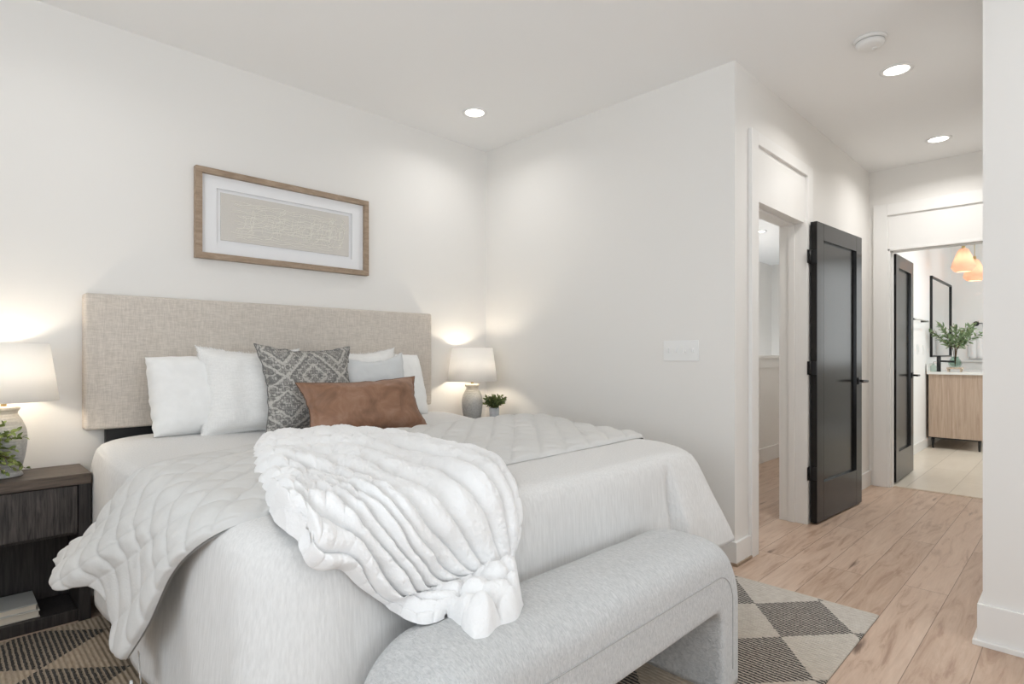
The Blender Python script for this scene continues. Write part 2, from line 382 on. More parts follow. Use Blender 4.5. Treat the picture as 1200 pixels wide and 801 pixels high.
boxes('wall_end', [((XP, YB-.1, 0), (XP+.12, YP, H)), ((XP+.12, YP-.12, 0), (XB, YP, H))], M['wall'], bev=0, kind='structure')
W1 = (-.85, 1.75, .55, 2.45); W2 = (-.4, 2.4, .55, 2.45)
boxes('wall_side', [((XL-.1, YB, 0), (XL, W1[0], H)), ((XL-.1, W1[1], 0), (XL, YW, H)), ((XL-.1, W1[0], 0), (XL, W1[1], W1[2])), ((XL-.1, W1[0], W1[3]), (XL, W1[1], H))], M['wall'], bev=0, kind='structure')
boxes('wall_back', [((XL-.1, YB-.1, 0), (W2[0], YB, H)), ((W2[1], YB-.1, 0), (XP, YB, H)), ((W2[0], YB-.1, 0), (W2[1], YB, W2[2])), ((W2[0], YB-.1, W2[3]), (W2[1], YB, H))], M['wall'], bev=0, kind='structure')
boxes('wall_bathroom', [((XB+.12, 1.40, 0), (10.6, 1.50, H)), ((10.5, -.7, 0), (10.6, 1.40, H)), ((XB+.12, -.8, 0), (10.6, -.7, H)), ((XB, -.8, 0), (XB+.12, YP-.1, H))], M['bathwall'], bev=0, kind='structure')
boxes('wall_stairwell', [((XW+.12, 4.0, -1.5), (10.7, 4.1, H)), ((10.6, 1.5, -1.5), (10.7, 4.0, H)), ((XW+.0, YW+.12, -1.5), (XW+.12, 4.0, H))], M['wall'], bev=0, kind='structure')
# half wall on the landing
boxes('wall_landing_half', [((XW+.12, 2.43, 0), (10.6, 2.55, 1.03))], M['wall'], bev=0, kind='structure')
boxes('trim_half_wall_cap', [((XW+.12, 2.39, 1.10), (10.6, 2.59, 1.134)), ((XW+.12, 2.412, 1.0), (10.6, 2.43, 1.10))], M['trim'], bev=.003, kind='structure')
def base(name, lst): boxes(name, lst, M['trim'], bev=.002, kind='structure')
T = .016; BH = .128
base('baseboard_headboard', [((XL, YW-T, 0), (XW, YW, BH))])
base('baseboard_closet', [((XW-T, YH-T, .012), (XW, YW, BH)), ((XW, YH-T, .012), (3.24, YH, BH))])
boxes('baseboard_shoe_closet', [((XW-T-.008, YH-T-.008, 0), (XW, YW, .016)), ((XW, YH-T-.008, 0), (3.24, YH, .016))], M['frame'], bev=.002, kind='structure')
base('baseboard_hall', [((4.262, YH-T, 0), (XB, YH, BH))])
base('baseboard_end', [((XP-T, YB, .02), (XP, YP+T, .16)), ((XP, YP, .02), (XB, YP+T, .16)), ((XP-T-.014, YB, 0), (XP, YP+T+.014, .02)), ((XP, YP, 0), (XB, YP+T+.014, .02))])
base('baseboard_landing', [((XW+.12, 2.414, 0), (10.6, 2.43, .15))])
base('baseboard_bathroom', [((XB+.12, 1.386, 0), (10.5, 1.40, .11))])
# hall door casing: posts, top rail, plain header panel and jambs
CT = .022
boxes('trim_hall_doorway', [((3.24, YH-CT, 0), (OX0, YH, 2.42)), ((OX1, YH-CT, 0), (4.262, YH, 2.42)), ((OX0, YH-CT, 2.347), (OX1, YH, 2.42))], M['trim'], bev=.003, kind='structure')
boxes('trim_hall_header', [((OX0, YH-.004, OZ), (OX1, YH+.01, 2.347))], M['trim'], bev=.001, kind='structure')
boxes('trim_hall_jamb', [((OX0-.002, YH-.004, 0), (OX0+.018, YH+.16, OZ)), ((OX1-.02, YH-CT-.002, 0), (OX1+.002, YH+.16, OZ)), ((OX0, YH-.004, OZ-.02), (OX1, YH+.16, OZ+.002)),
       ((OX1-.032, YH+.055, 0), (OX1-.02, YH+.095, OZ-.02)), ((OX0+.018, YH+.055, 0), (OX0+.03, YH+.095, OZ-.02)), ((OX0, YH+.055, OZ-.032), (OX1, YH+.095, OZ-.02))], M['trim'], bev=.002, kind='structure')
boxes('trim_bathroom_doorway', [((XB-CT, BY1, 0), (XB, 1.315, 2.435)), ((XB-CT, BY0-.1, 0), (XB, BY0, 2.435)), ((XB-CT, BY0, 2.335), (XB, BY1, 2.435))], M['trim'], bev=.003, kind='structure')
boxes('trim_bathroom_header', [((XB-.005, BY0, OZ), (XB+.01, BY1, 2.335))], M['trim'], bev=.001, kind='structure')
boxes('trim_bathroom_jamb', [((XB-.01, BY1-.018, 0), (XB+.13, BY1+.002, OZ)), ((XB-.01, BY0-.002, 0), (XB+.13, BY0+.018, OZ)), ((XB-.01, BY0, OZ-.018), (XB+.13, BY1, OZ+.002)), ((XB+.03, BY1-.03, 0), (XB+.07, BY1-.018, OZ-.018)), ((XB+.03, BY0, OZ-.03), (XB+.07, BY1, OZ-.018))], M['trim'], bev=.002, kind='structure')
base('trim_bath_ledge', [((10.46, -.6, 1.035), (10.5, 1.4, 1.058))])
for nm, lst in (('window_1', [((XL-.09, W1[0], W1[2]), (XL-.03, W1[0]+.06, W1[3])), ((XL-.09, W1[1]-.06, W1[2]), (XL-.03, W1[1], W1[3])), ((XL-.09, W1[0], W1[2]), (XL-.03, W1[1], W1[2]+.06)), ((XL-.09, W1[0], W1[3]-.06), (XL-.03, W1[1], W1[3])), ((XL-.08, .42, W1[2]), (XL-.04, .48, W1[3]))]),
                ('window_2', [((W2[0], YB-.09, W2[2]), (W2[0]+.06, YB-.03, W2[3])), ((W2[1]-.06, YB-.09, W2[2]), (W2[1], YB-.03, W2[3])), ((W2[0], YB-.09, W2[2]), (W2[1], YB-.03, W2[2]+.06)), ((W2[0], YB-.09, W2[3]-.06), (W2[1], YB-.03, W2[3])), ((.97, YB-.08, W2[2]), (1.03, YB-.04, W2[3]))])):
    boxes(nm, lst, M['trim'], bev=.004, kind='structure')

# ------------------------------------------------------------ rug
RX0, RX1, RY0, RY1 = -.14, 2.9, .64, 3.035
o = MB().box((RX0, RY0, 0), (RX1, RY1, .009), .003).build('area_rug', M['rug'])
tag(o, 'flatwoven rug with black-striped diamonds on cream, under the bed and bench', 'rug')
for x in (RX0, RX1): MB().tube([(x, RY0+k*(RY1-RY0)/60, .0055) for k in range(61)], .005, 6).build('binding', M['cover_cream'], o)

# ------------------------------------------------------------ bed
bed = thing('bed', 'upholstered bed with beige linen headboard against the wall under the picture', 'bed', (1.48, 2.25, 0))
def soft_box(a, b, r, seg=5):
    bm = bmesh.new(); bmesh.ops.create_cube(bm, size=1)
    for v in bm.verts: v.co = Vector([(a[i]+b[i])/2+v.co[i]*(b[i]-a[i]) for i in range(3)])
    bmesh.ops.bevel(bm, geom=bm.edges[:], offset=r, segments=seg, affect='EDGES', profile=.5)
    bm.verts.index_update(); out = MB().add([v.co[:] for v in bm.verts], [[v.index for v in f.verts] for f in bm.faces]); bm.free(); return out
soft_box((.485, 3.272, .79), (2.478, 3.35, 1.43), .014).build('headboard', M['headboard'], bed)
hs = box('headboard_bracket', (.57, 3.30, .3), (.80, 3.33, .80), M['dark_base'], bed); 
hs2 = box('headboard_bracket', (2.16, 3.30, .3), (2.39, 3.33, .80), M['dark_base'], bed)
soft_box((.56, 1.32, .34), (2.40, 3.262, .70), .10).build('mattress', M['mattress'], bed)
box('base', (.60, 1.36, .14), (2.40, 3.255, .34), M['dark_base'], bed, .01)
for x in (.64, 2.32):
    for y in (1.38, 3.17): MB().lathe([(.02, 0), (.03, .145)], (x, y, 0), 14).build('leg', M['dark_base'], bed)

def rrect(x0, x1, y0, y1, r, ne=110, nc=24):
    P = []
    cs = [(x1-r, y0+r, -PI/2), (x1-r, y1-r, 0), (x0+r, y1-r, PI/2), (x0+r, y0+r, PI)]
    st = [((x0+r, y0), (x1-r, y0)), ((x1, y0+r), (x1, y1-r)), ((x1-r, y1), (x0+r, y1)), ((x0, y1-r), (x0, y0+r))]
    for (a, b), (cx, cy, a0) in zip(st, cs):
        for k in range(ne): t_ = k/ne; P.append((a[0]+(b[0]-a[0])*t_, a[1]+(b[1]-a[1])*t_))
        for k in range(nc): an = a0+PI/2*k/nc; P.append((cx+r*math.cos(an), cy+r*math.sin(an)))
    return P
TOPZ = .737
rings = []
RP = ((-.5, 0, .05), (-.3, 0, .05), (-.15, 0, .1), (-.06, .002, .2), (-.02, .006, .24), (.005, .012, .26), (.024, .03, .26), (.038, .058, .25), (.046, .1, .24), (.052, .18, .22), (.056, .3, .2), (.06, .42, .18), (.064, .54, .16), (.068, .66, .14), (.073, .78, .12), (.078, .9, .1), (.082, 1, .09))
RP = [tuple(np.interp(k/3, range(len(RP)), [q[c] for q in RP]) for c in range(3)) for k in range(3*len(RP)-2)]
for o_, f_, r_ in RP:
    ring = []
    pts = rrect(.53-o_, 2.43+o_, 1.25-o_, 3.25+min(o_, .02), max(r_, .02))
    for x, y in pts:
        foot = y < 1.35; 
        hem = .17
        if foot: hem += .15*sst(1.85, 2.1, x)
        if x > 2.3: hem = max(hem, .17+.14*sst(2.1, 1.2, y))
        z = TOPZ-(TOPZ-hem)*f_
        # corner flare
        cx = sst(2.1, 2.5, x)*sst(1.6, 1.2, y); cl = sst(.7, .45, x)*sst(1.5, 1.2, y)
        fl = .075*f_*cx+.03*f_*cl
        x += fl*.7*(1 if x > 1.5 else -1); y -= fl*.5
        # hanging folds
        if f_ > .05:
            g = min(1, (f_-.05)*1.6)
            if foot or y < 1.22:
                y += g*(.014*math.sin(x*13+1.2+f_*.6)*(.5+.5*nz(x, 3, 0, 2))+.008*nz(x*9, f_*2, 1))
                y += .05*g*math.exp(-((x-2.09-.02*f_)/.014)**2)
                y -= g*(.035*sst(2.092, 2.125, x)+.012*math.exp(-((x-2.17)/.07)**2))
            elif x < .6: x += g*(.012*math.sin(y*11+.5)+.008*nz(y*7, f_*2, 5))
            elif x > 2.3: x += g*(.014*math.sin(y*10)+.008*nz(y*7, f_*2, 7))
        if f_ < .3: z += .024*sst(2.7, 3.1, y)
        hd = sst(2.85, 3.02, y); x = x+(min(max(x, .482), 2.488)-x)*hd
        z += .004*nz(x*4, y*4, 2) if f_ < .1 else .006*nz(x*5, y*5, 4)
        ring.append((x, y, z))
    rings.append(ring)
n = len(rings[0]); V = [p for r in rings for p in r]; F = []
for i in range(len(rings)-1):
    for k in range(n): F.append((i*n+k, i*n+(k+1) % n, (i+1)*n+(k+1) % n, (i+1)*n+k))
F.append(tuple(range(n)))
cov = mesh('coverlet', V, F, M['coverlet'], origin=(1.48, 2.25, TOPZ))
tag(cov, 'off-white crinkled cotton coverlet covering the whole bed down to the rug', 'coverlet')
sd = cov.modifiers.new('s', 'SOLIDIFY'); sd.thickness = .012; sd.offset = -1

# ------------------------------------------------------------ grey quilt folded across the bed
Fq = [(2.555, 1.62, .33), (2.55, 1.60, .5), (2.535, 1.575, .66), (2.485, 1.555, .722), (2.40, 1.545, .737), (2.05, 1.525, .739), (1.55, 1.51, .739), (1.1, 1.50, .739), (.8, 1.485, .739), (.62, 1.465, .738), (.51, 1.475, .724), (.452, 1.55, .67), (.425, 1.66, .58), (.40, 1.77, .43), (.37, 1.87, .31)]
Bq = [(2.56, 2.42, .33), (2.56, 2.42, .5), (2.55, 2.42, .68), (2.50, 2.46, .742), (2.42, 2.48, .748), (2.05, 2.50, .748), (1.6, 2.49, .748), (1.25, 2.50, .748), (.94, 2.48, .748), (.64, 2.39, .746), (.51, 2.34, .732), (.442, 2.36, .655), (.385, 2.45, .53), (.335, 2.54, .465), (.305, 2.61, .405)]
NS, NTT = 480, 150
Fc = catmull(Fq, NS); 
def resamp(P, K, n):   # parametrise by control index so the two edges stay paired
    P = np.array(P, float); q = np.vstack([2*P[0]-P[1], P, 2*P[-1]-P[-2]]); out = []
    for u in K:
        i = min(int(u), len(P)-2); t_ = u-i; a, b, c_, e = q[i], q[i+1], q[i+2], q[i+3]
        out.append(.5*((2*b)+(c_-a)*t_+(2*a-5*b+4*c_-e)*t_**2+(3*b-a-3*c_+e)*t_**3))
    return np.array(out)
mid = (np.array(Fq)+np.array(Bq))/2; dl = np.r_[0, np.cumsum(np.linalg.norm(np.diff(mid, axis=0), axis=1))]
K = np.interp(np.linspace(0, dl[-1], NS), dl, np.arange(len(Fq)))
A, B_ = resamp(Fq, K, NS), resamp(Bq, K, NS)
G = np.zeros((NS, NTT, 3)); UU = np.zeros((NS, NTT, 2))
arc = np.r_[0, np.cumsum(np.linalg.norm(np.diff((A+B_)/2, axis=0), axis=1))]
for i in range(NS):
    hang = sst(10.6, 14, K[i]); 
    for j in range(NTT):
        t_ = j/(NTT-1); p = A[i]*(1-t_)+B_[i]*t_
        p[0] += hang*(.05*math.sin(t_*PI*2.4-.5)*math.sin(PI*min(1, t_*1.05))-.02*math.sin(PI*t_))
        p[2] += hang*(.075*math.exp(-((t_-.42)/.16)**2)-.03*math.exp(-((t_-.13)/.1)**2)+.02*math.exp(-((t_-.75)/.15)**2))
        ed = min(1, min(t_, 1-t_)/.10)
        p[2] += (1-sst(9, 11.5, K[i]))*ed*(.008*nz(p[0]*4, p[1]*4, 3)+.012)+.026*math.exp(-((t_-.72)/.22)**2)*sst(1.5, 3.5, K[i])*(1-sst(4, 7, K[i]))
        G[i, j] = p; UU[i, j] = (arc[i], p[1] if hang == 0 else A[i][1]*(1-t_)+B_[i][1]*t_)
def grid_normals(G):
    du = np.gradient(G, axis=0); dv = np.gradient(G, axis=1); N_ = np.cross(du, dv); N_ /= np.linalg.norm(N_, axis=2, keepdims=True)+1e-12
    return N_
N_ = grid_normals(G)
if N_[NS//2, NTT//2, 2] < 0: N_ = -N_
Lq = .108
G2 = G.copy(); seam_mask = []
for i in range(NS):
    for j in range(NTT):
        s_, y = UU[i, j]; a = (s_+y)/math.sqrt(2)/Lq; b = (s_-y)/math.sqrt(2)/Lq
        puff = (abs(math.sin(PI*a))*abs(math.sin(PI*b)))**.27
        puff2 = abs(math.sin(PI*a))**.3
        e_ = min(j, NTT-1-j)/(NTT-1)*.95; ee = math.sqrt(max(0, 1-(1-min(e_/.016, 1))**2))
        e2 = min(i, NS-1-i)/(NS-1)*arc[-1]; ee *= math.sqrt(max(0, 1-(1-min(e2/.016, 1))**2))
        h = .004+.017*(.6*puff+.4*puff2)+.004*nz(s_*18, y*18, 9)
        G2[i, j] = G[i, j]+N_[i, j]*h*ee
o = MB().grid(G2).add([tuple(p) for row in (G-N_*.006) for p in row], [(i*NTT+j, (i+1)*NTT+j, (i+1)*NTT+j+1, i*NTT+j+1) for i in range(NS-1) for j in range(NTT-1)]).build('quilt', M['quilt'], origin=(1.48, 2.0, .76))
tag(o, 'pale grey diamond-stitched quilt folded across the bed, one corner hanging by the nightstand', 'quilt')
# care label and ribbon at the hanging corner
mb = MB()
P = [[(.40+.01*math.sin(a*2), 1.90+.055*(a-.5)-.02*b, .30-.075*b) for a in (0, .5, 1)] for b in (0, .5, 1)]
mb.grid(P); lab_ = mb.build('care_tag', M['pillow_white'], o); lab_['label'] = 'white care tag'
mb = MB()
for k in (-1, 1): mb.tube([(.385, 1.885+k*.004*q*(3-q), .235-.035*q) for q in range(4)], .004, 6)
mb.build('ribbon', M['pillow_white'], o)

# ------------------------------------------------------------ pillows
def pillow(name, w_, h_, th, m, loc, tilt, rz, label, pinch=.10, corner=.0, flange=0, roll=0, group=None, n=44, seed=0, sag=0):
    """upright cushion, bottom edge at loc, leaning back by tilt"""
    R = Matrix.Rotation(rz, 3, 'Z') @ Matrix.Rotation(-tilt, 3, 'X') @ Matrix.Rotation(roll, 3, 'Y')
    V = []; F = []; edge = []
    for side in (1, -1):
        for i in range(n+1):
            for j in range(n+1):
                u = -1+2*i/n; v = -1+2*j/n
                u = math.copysign(abs(u)**.8, u); v = math.copysign(abs(v)**.8, v)
                x = w_/2*u*(1-pinch*(1-v*v)*abs(u)**3*(1)+corner*(u*u*v*v)); z = h_/2*v*(1-pinch*(1-u*u)*abs(v)**3+corner*(u*u*v*v))
                q = max(0, (1-u**4)*(1-v**4)) if not flange else max(0, (1-min(1, abs(u)/(1-flange))**4)*(1-min(1, abs(v)/(1-flange))**4))
                y = side*(th/2*q**.55*(1+.08*nz(u*2+seed, v*2, side))+.003)
                y += .010*nz(u*2.2+seed, v*2.2, 4+seed)*(.4+q) + .005*nz(u*6+seed, v*5, 9+seed)*q
                z += sag*-.5*(1-u*u)*(v > 0)*v + .006*nz(u*6+seed, seed, 1)*(v > .7)
                x += .006*nz(v*6, seed, 3)*(abs(u) > .7)
                V.append(R @ Vector((x, -y, z+h_/2)))
                if side == 1 and (i in (0, n) or j in (0, n)): edge.append((i, j, len(V)-1))
    s2 = (n+1)**2
    for sd_ in (0, 1):
        for i in range(n):
            for j in range(n):
                a = sd_*s2+i*(n+1)+j; f = (a, a+1, a+n+2, a+n+1); F.append(f if sd_ else f[::-1])
    ring = [i*(n+1) for i in range(n)]+[n*(n+1)+j for j in range(n)]+[i*(n+1)+n for i in range(n, 0, -1)]+[j for j in range(n, 0, -1)]
    for a, b in zip(ring, ring[1:]+ring[:1]): F.append((a, b, b+s2, a+s2))
    o = mesh(name, V, F, m, None); o.location = loc
    tag(o, label, 'pillow', group)
    o['_'] = 0; del o['_']
    border = [(Vector(V[a])+Vector(V[a+s2]))/2 for a in ring]
    return o, border
BZ = .742
p, _ = pillow('pillow', .52, .41, .17, M['pillow_white'], (.955, 3.045, BZ+.01), .33, .05, 'plain white pillow leaning on the headboard nearest the lamp without ribs of shadow', .05, -.05, seed=1)
p['label'] = 'plain white pillow at the end of the row beside the shelf nightstand'
p, bd = pillow('pillow', .48, .445, .16, M['pillow_textured'], (1.14, 2.965, BZ), .30, -.06, 'white woven pillow with frayed edges beside the grey patterned cushion', .09, .05, .05, roll=.03, seed=2)
def fringe(o, bd, m, L=.012, step=1):
    mb = MB(); c_ = sum(bd, Vector())/len(bd); rnd = random.Random(3)
    for i in range(0, len(bd)):
        a = bd[i]; b = bd[(i+1) % len(bd)]
        for k in range(3):
            q = a.lerp(b, k/3); d = (q-c_).normalized()*L*rnd.uniform(.5, 1.1)+Vector([rnd.uniform(-.003, .003) for _ in range(3)])
            mb.tube([q, q+d*.5, q+d], [.0016, .0014, .0008], 4, cap=False)
    f = MB(); f.v, f.f = mb.v, mb.f
    return mesh('fringe', mb.v, mb.f, m, o, world=False)
fringe(p, bd, M['pillow_textured'])
p, _ = pillow('pillow', .52, .43, .17, M['pillow_white'], (2.03, 3.06, BZ), .33, -.05, 'plain white pillow at the end of the row beside the ribbed-lamp corner', .05, -.05, seed=5)
p['label'] = 'plain white pillow at the end of the row nearest the potted plant'
p, bd = pillow('pillow', .47, .44, .15, M['pillow_textured'], (1.845, 2.985, BZ), .30, .05, 'white woven pillow with frayed edges standing behind the pale grey cushion', .09, .05, .05, roll=-.04, seed=6)
fringe(p, bd, M['pillow_textured'])
p, bd = pillow('cushion', .50, .465, .15, M['kilim'], (1.385, 2.80, BZ), .34, .0, 'square cushion with dense grey and black kilim print', .10, .06, .06, roll=.02, seed=8)
mb = MB(); mb.tube(bd, .0028, 6, closed=True); mesh('piping', mb.v, mb.f, M['charcoal'], p, world=False)
p, _ = pillow('cushion', .47, .43, .13, M['pillow_grey'], (1.79, 2.84, BZ), .36, .0, 'plain pale grey cushion tucked behind the tan leather one', .10, .06, seed=9, sag=.06)
p, bd = pillow('lumbar_cushion', .66, .29, .15, M['leather'], (1.58, 2.585, BZ), .42, -.02, 'tan leather lumbar cushion with dark raised edge in front of the pillows', .07, .05, .045, roll=-.02, seed=12)
mb = MB(); mb.tube(bd, .003, 6, closed=True); mesh('edge_trim', mb.v, mb.f, M['leather_seam'], p, world=False)
for ob_ in bpy.data.objects:
    if ob_.get('category') == 'pillow' and ob_.name.split('.')[0] in ('cushion', 'lumbar_cushion'): ob_['category'] = 'cushion'

# ------------------------------------------------------------ chunky throw
ca, sa = math.cos(YAW), math.sin(YAW)
PROF = [(3.3, .758), (1.34, .758), (1.265, .752), (1.22, .732), (1.19, .69), (1.172, .62), (1.16, .56), (1.14, .54), (1.10, .535), (.93, .53), (.885, .50), (.86, .45), (.85, .3)]
def support(u, v):
    r = (u-600)/FPX; dx, dy, dz = ca+sa*r, sa-ca*r, (HORIZON-v)/FPX
    best = None
    for (y0, z0), (y1, z1) in zip(PROF, PROF[1:]):
        ey, ez = y1-y0, z1-z0; det = dy*-ez+ey*dz
        if abs(det) < 1e-9: continue
        t_ = (y0*-ez+ey*(z0-CAM_H))/det; k = (dy*(z0-CAM_H)-dz*y0)/det
        if t_ > 0 and -.001 <= k <= 1.001 and (best is None or t_ < best): best = t_
    if best is None: best = (.765-CAM_H)/dz
    return (dx*best, dy*best, CAM_H+dz*best)
GUIDE = [
 [(50, 125), (130, 90), (270, 80), (430, 80), (580, 100), (715, 130), (840, 152), (912, 200), (945, 290), (950, 400), (925, 490), (935, 570), (955, 640)],
 [(42, 150), (150, 140), (300, 150), (450, 180), (570, 215), (680, 270), (770, 350), (820, 430), (850, 500), (880, 560), (920, 610), (930, 690)],
 [(45, 205), (130, 210), (250, 227), (370, 265), (470, 320), (560, 400), (640, 480), (700, 530), (760, 570), (820, 620), (860, 670), (870, 715)],
 [(75, 280), (150, 295), (250, 320), (350, 370), (430, 430), (500, 510), (560, 580), (620, 620), (690, 640), (760, 660), (810, 700), (835, 745)],
 [(120, 360), (160, 395), (205, 430), (228, 505), (280, 540), (345, 535), (405, 590), (460, 630), (530, 675), (610, 705), (670, 695), (705, 680), (745, 720), (785, 755)]]
NU, NV = 480, 320
gl = [catmull(g, NU) for g in GUIDE]
G = np.zeros((NU, NV, 3))
for i in range(NU):
    cc = resamp([g[i] for g in gl], np.linspace(0, 4, NV), NV)
    for j in range(NV): G[i, j] = support(280+cc[j][0]/2.861, 480+cc[j][1]/2.861)
for it in range(130):
    Pd = np.pad(G, ((1, 1), (1, 1), (0, 0)), 'edge')
    Q = (Pd[:-2, 1:-1]+Pd[2:, 1:-1]+Pd[1:-1, :-2]+Pd[1:-1, 2:])/4
    G[1:-1, 1:-1] = Q[1:-1, 1:-1]
    if it < 60:
        for sl in (np.s_[:, 0], np.s_[:, -1], np.s_[0, :], np.s_[-1, :]):
            b = G[sl]; b[1:-1] = (b[:-2]+2*b[1:-1]+b[2:])/4; G[sl] = b
N_ = grid_normals(G)
if N_[80, 110, 2] < 0: N_ = -N_
for it in range(14):
    Pd = np.pad(N_, ((1, 1), (1, 1), (0, 0)), 'edge'); N_ = (Pd[:-2, 1:-1]+Pd[2:, 1:-1]+Pd[1:-1, :-2]+Pd[1:-1, 2:]+N_)/5
N_ /= np.linalg.norm(N_, axis=2, keepdims=True)
NR = 11.5
lenu = np.cumsum(np.r_[0, np.linalg.norm(np.diff(G[:, NV//2], axis=0), axis=1)])
G2 = G.copy()
BL = [(690, 640, 46), (745, 590, 40), (800, 575, 46), (850, 605, 44), (905, 580, 46), (935, 630, 40), (860, 660, 46), (915, 680, 44), (800, 650, 44), (750, 700, 42), (810, 715, 46), (790, 752, 36), (640, 690, 46), (585, 675, 44), (530, 650, 44), (700, 685, 36),
      (215, 440, 46), (262, 500, 58), (318, 500, 48), (352, 535, 38), (398, 560, 40), (440, 600, 42), (485, 635, 42), (165, 385, 44), (120, 345, 38)]
BC = np.array([support(280+a/2.861, 480+b/2.861) for a, b, c_ in BL]); BR = np.array([c_/1000 for a, b, c_ in BL])
def cush(x): f = x-math.floor(x); return math.sqrt(max(0, 1-(2*f-1)**2))
for i in range(NU):
    wid = np.linalg.norm(np.diff(G[i], axis=0), axis=1).sum()
    for j in range(NV):
        u, v = i/(NU-1), j/(NV-1); x, y, z = G[i, j]
        ph = NR*v+.75*nz(u*2.6, v*3, 2)+.25*nz(u*8, v*7, 5)
        rib = cush(ph); k_ = math.floor(ph)
        amp = min(.036, .55*wid/NR)*(1+.35*nz(u*6, k_*1.7, 8))
        tc = cush(u*15+k_*.37+.35*nz(u*7, k_, 3))
        tuft = 1-.22*(1-tc)*sst(.60, .15, u)
        big = .018*nz(u*5, v*4, 12)+.007*nz(x*15, y*15, z*15)+.0035*nz(x*48, y*48, z*48)+.0022*nz(x*110, y*110, z*110)
        mixb = sst(.78, .90, u+.03*nz(v*5, u*5, 7))
        gp = G[i, j]; dd = BC-gp; q_ = BR*BR-(dd*dd).sum(1); lump = float(np.sqrt(np.maximum(q_, 0)).max())*1.2
        lo_ = .0*sst(.82, .95, v)*sst(.10, .18, u)*sst(.50, .36, u)
        corner = sst(.35, .0, u)*sst(.72, .95, v)*.02
        dv_ = max(0, min(v, 1-v)*wid-.009*(1-cush(u*15+.3*nz(u*9, 2, v)))); du_ = max(0, min(lenu[i]-.02*(1-rib), lenu[-1]-lenu[i]))
        e_ = math.sqrt(max(0, 1-(1-min(dv_/.085, 1))**2))*math.sqrt(max(0, 1-(1-min(du_/.085, 1))**2))
        h = e_*(.014+big+corner+(1-max(mixb, lo_*.6))*amp*rib*tuft*1.25+max(mixb, lo_)*lump)-.010*(1-e_)
        G2[i, j] = G[i, j]+N_[i, j]*h
o = MB().grid(G2).build('throw_blanket', M['throw'], origin=(1.1, 1.6, .78))
tag(o, 'chunky white plush ribbed throw spilling off the bed onto the bench', 'blanket')

# ------------------------------------------------------------ bench at the foot of the bed
bench = thing('bench', 'pale grey boucle waterfall bench with solid end legs at the foot of the bed', 'bench', (1.325, 1.015, 0))
X0, X1, BT = .64, 1.99, .522
def arcp(cx, cz, r, a0, a1, n): return [(cx+r*math.cos(a0+(a1-a0)*k/n), cz+r*math.sin(a0+(a1-a0)*k/n)) for k in range(n+1)]
def lin(a, b, n): return [(a[0]+(b[0]-a[0])*k/n, a[1]+(b[1]-a[1])*k/n) for k in range(n)]
RO, RI = .16, .05
O = lin((X0, .009), (X0, BT-RO), 14)+arcp(X0+RO, BT-RO, RO, PI, PI/2, 12)[:-1]+lin((X0+RO, BT), (X1-RO, BT), 40)+arcp(X1-RO, BT-RO, RO, PI/2, 0, 12)[:-1]+lin((X1, BT-RO), (X1, .009), 14)+[(X1, .009)]
I = lin((X0+.14, .009), (X0+.14, .285-RI), 14)+arcp(X0+.14+RI, .285-RI, RI, PI, PI/2, 12)[:-1]+lin((X0+.14+RI, .285), (X1-.14-RI, .285), 40)+arcp(X1-.14-RI, .285-RI, RI, PI/2, 0, 12)[:-1]+lin((X1-.14, .285-RI), (X1-.14, .009), 14)+[(X1-.14, .009)]
Y0, Y1 = .855, 1.162; yc, hy = (Y0+Y1)/2, (Y1-Y0)/2; NC = 56
V = []; F = []; seamp = []
for k, ((ox, oz), (ix, iz)) in enumerate(zip(O, I)):
    topness = sst(.30, .45, oz)
    for q in range(NC):
        an = 2*PI*q/NC; cs, sn = math.cos(an), math.sin(an)
        e_ = (.30+.35*topness) if sn > 0 else .16
        yy = yc+hy*math.copysign(abs(cs)**(e_ if sn > 0 else .16), cs); wv = .5+.5*math.copysign(abs(sn)**(e_*.9 if sn > 0 else .16), sn)
        x, z = ix+(ox-ix)*wv, iz+(oz-iz)*wv
        if wv > .8: z += .006*nz(x*5, yy*5, 1)
        V.append((x, yy, z))
    seamp.append((ix+(ox-ix)*.52, Y0-.0005, iz+(oz-iz)*.52))
for k in range(len(O)-1):
    for q in range(NC): F.append((k*NC+q, k*NC+(q+1) % NC, (k+1)*NC+(q+1) % NC, (k+1)*NC+q))
F.append(tuple(range(NC))); F.append(tuple((len(O)-1)*NC+q for q in range(NC)))
mesh('seat', V, F, M['boucle'], bench)
MB().tube(seamp[3:-3], .002, 6).build('seam', M['boucle_seam'], bench)

# ------------------------------------------------------------ nightstands
def nightstand(x0, label, group='espresso nightstands'):
    x1, y0, y1, zt = x0+.55, 3.05, 3.332, .635
    r = thing('nightstand', label, 'nightstand', ((x0+x1)/2, (y0+y1)/2, 0), group=None)
    box('top', (x0, y0-.012, zt-.045), (x1, y1, zt), M['espresso_top_lit'], r)
    boxes('body', [((x0, y0, .0), (x0+.043, y1, zt-.045)), ((x1-.043, y0, .0), (x1, y1, zt-.045)), ((x0+.043, y0+.02, .0), (x1-.043, y1, .05)), ((x0+.043, y1-.02, .05), (x1-.043, y1, zt-.045)), ((x0+.043, y0+.03, .37), (x1-.043, y1-.02, .386))], M['espresso'], r)
    d = box('drawer', (x0+.046, y0+.004, .386), (x1-.046, y0+.026, zt-.05), M['espresso_front'], r)
    return r
nightstand(-.075, 'dark espresso nightstand with stacked books on its open lower shelf')
nightstand(2.495, 'dark espresso nightstand mostly hidden by the bed, below the small potted plant')
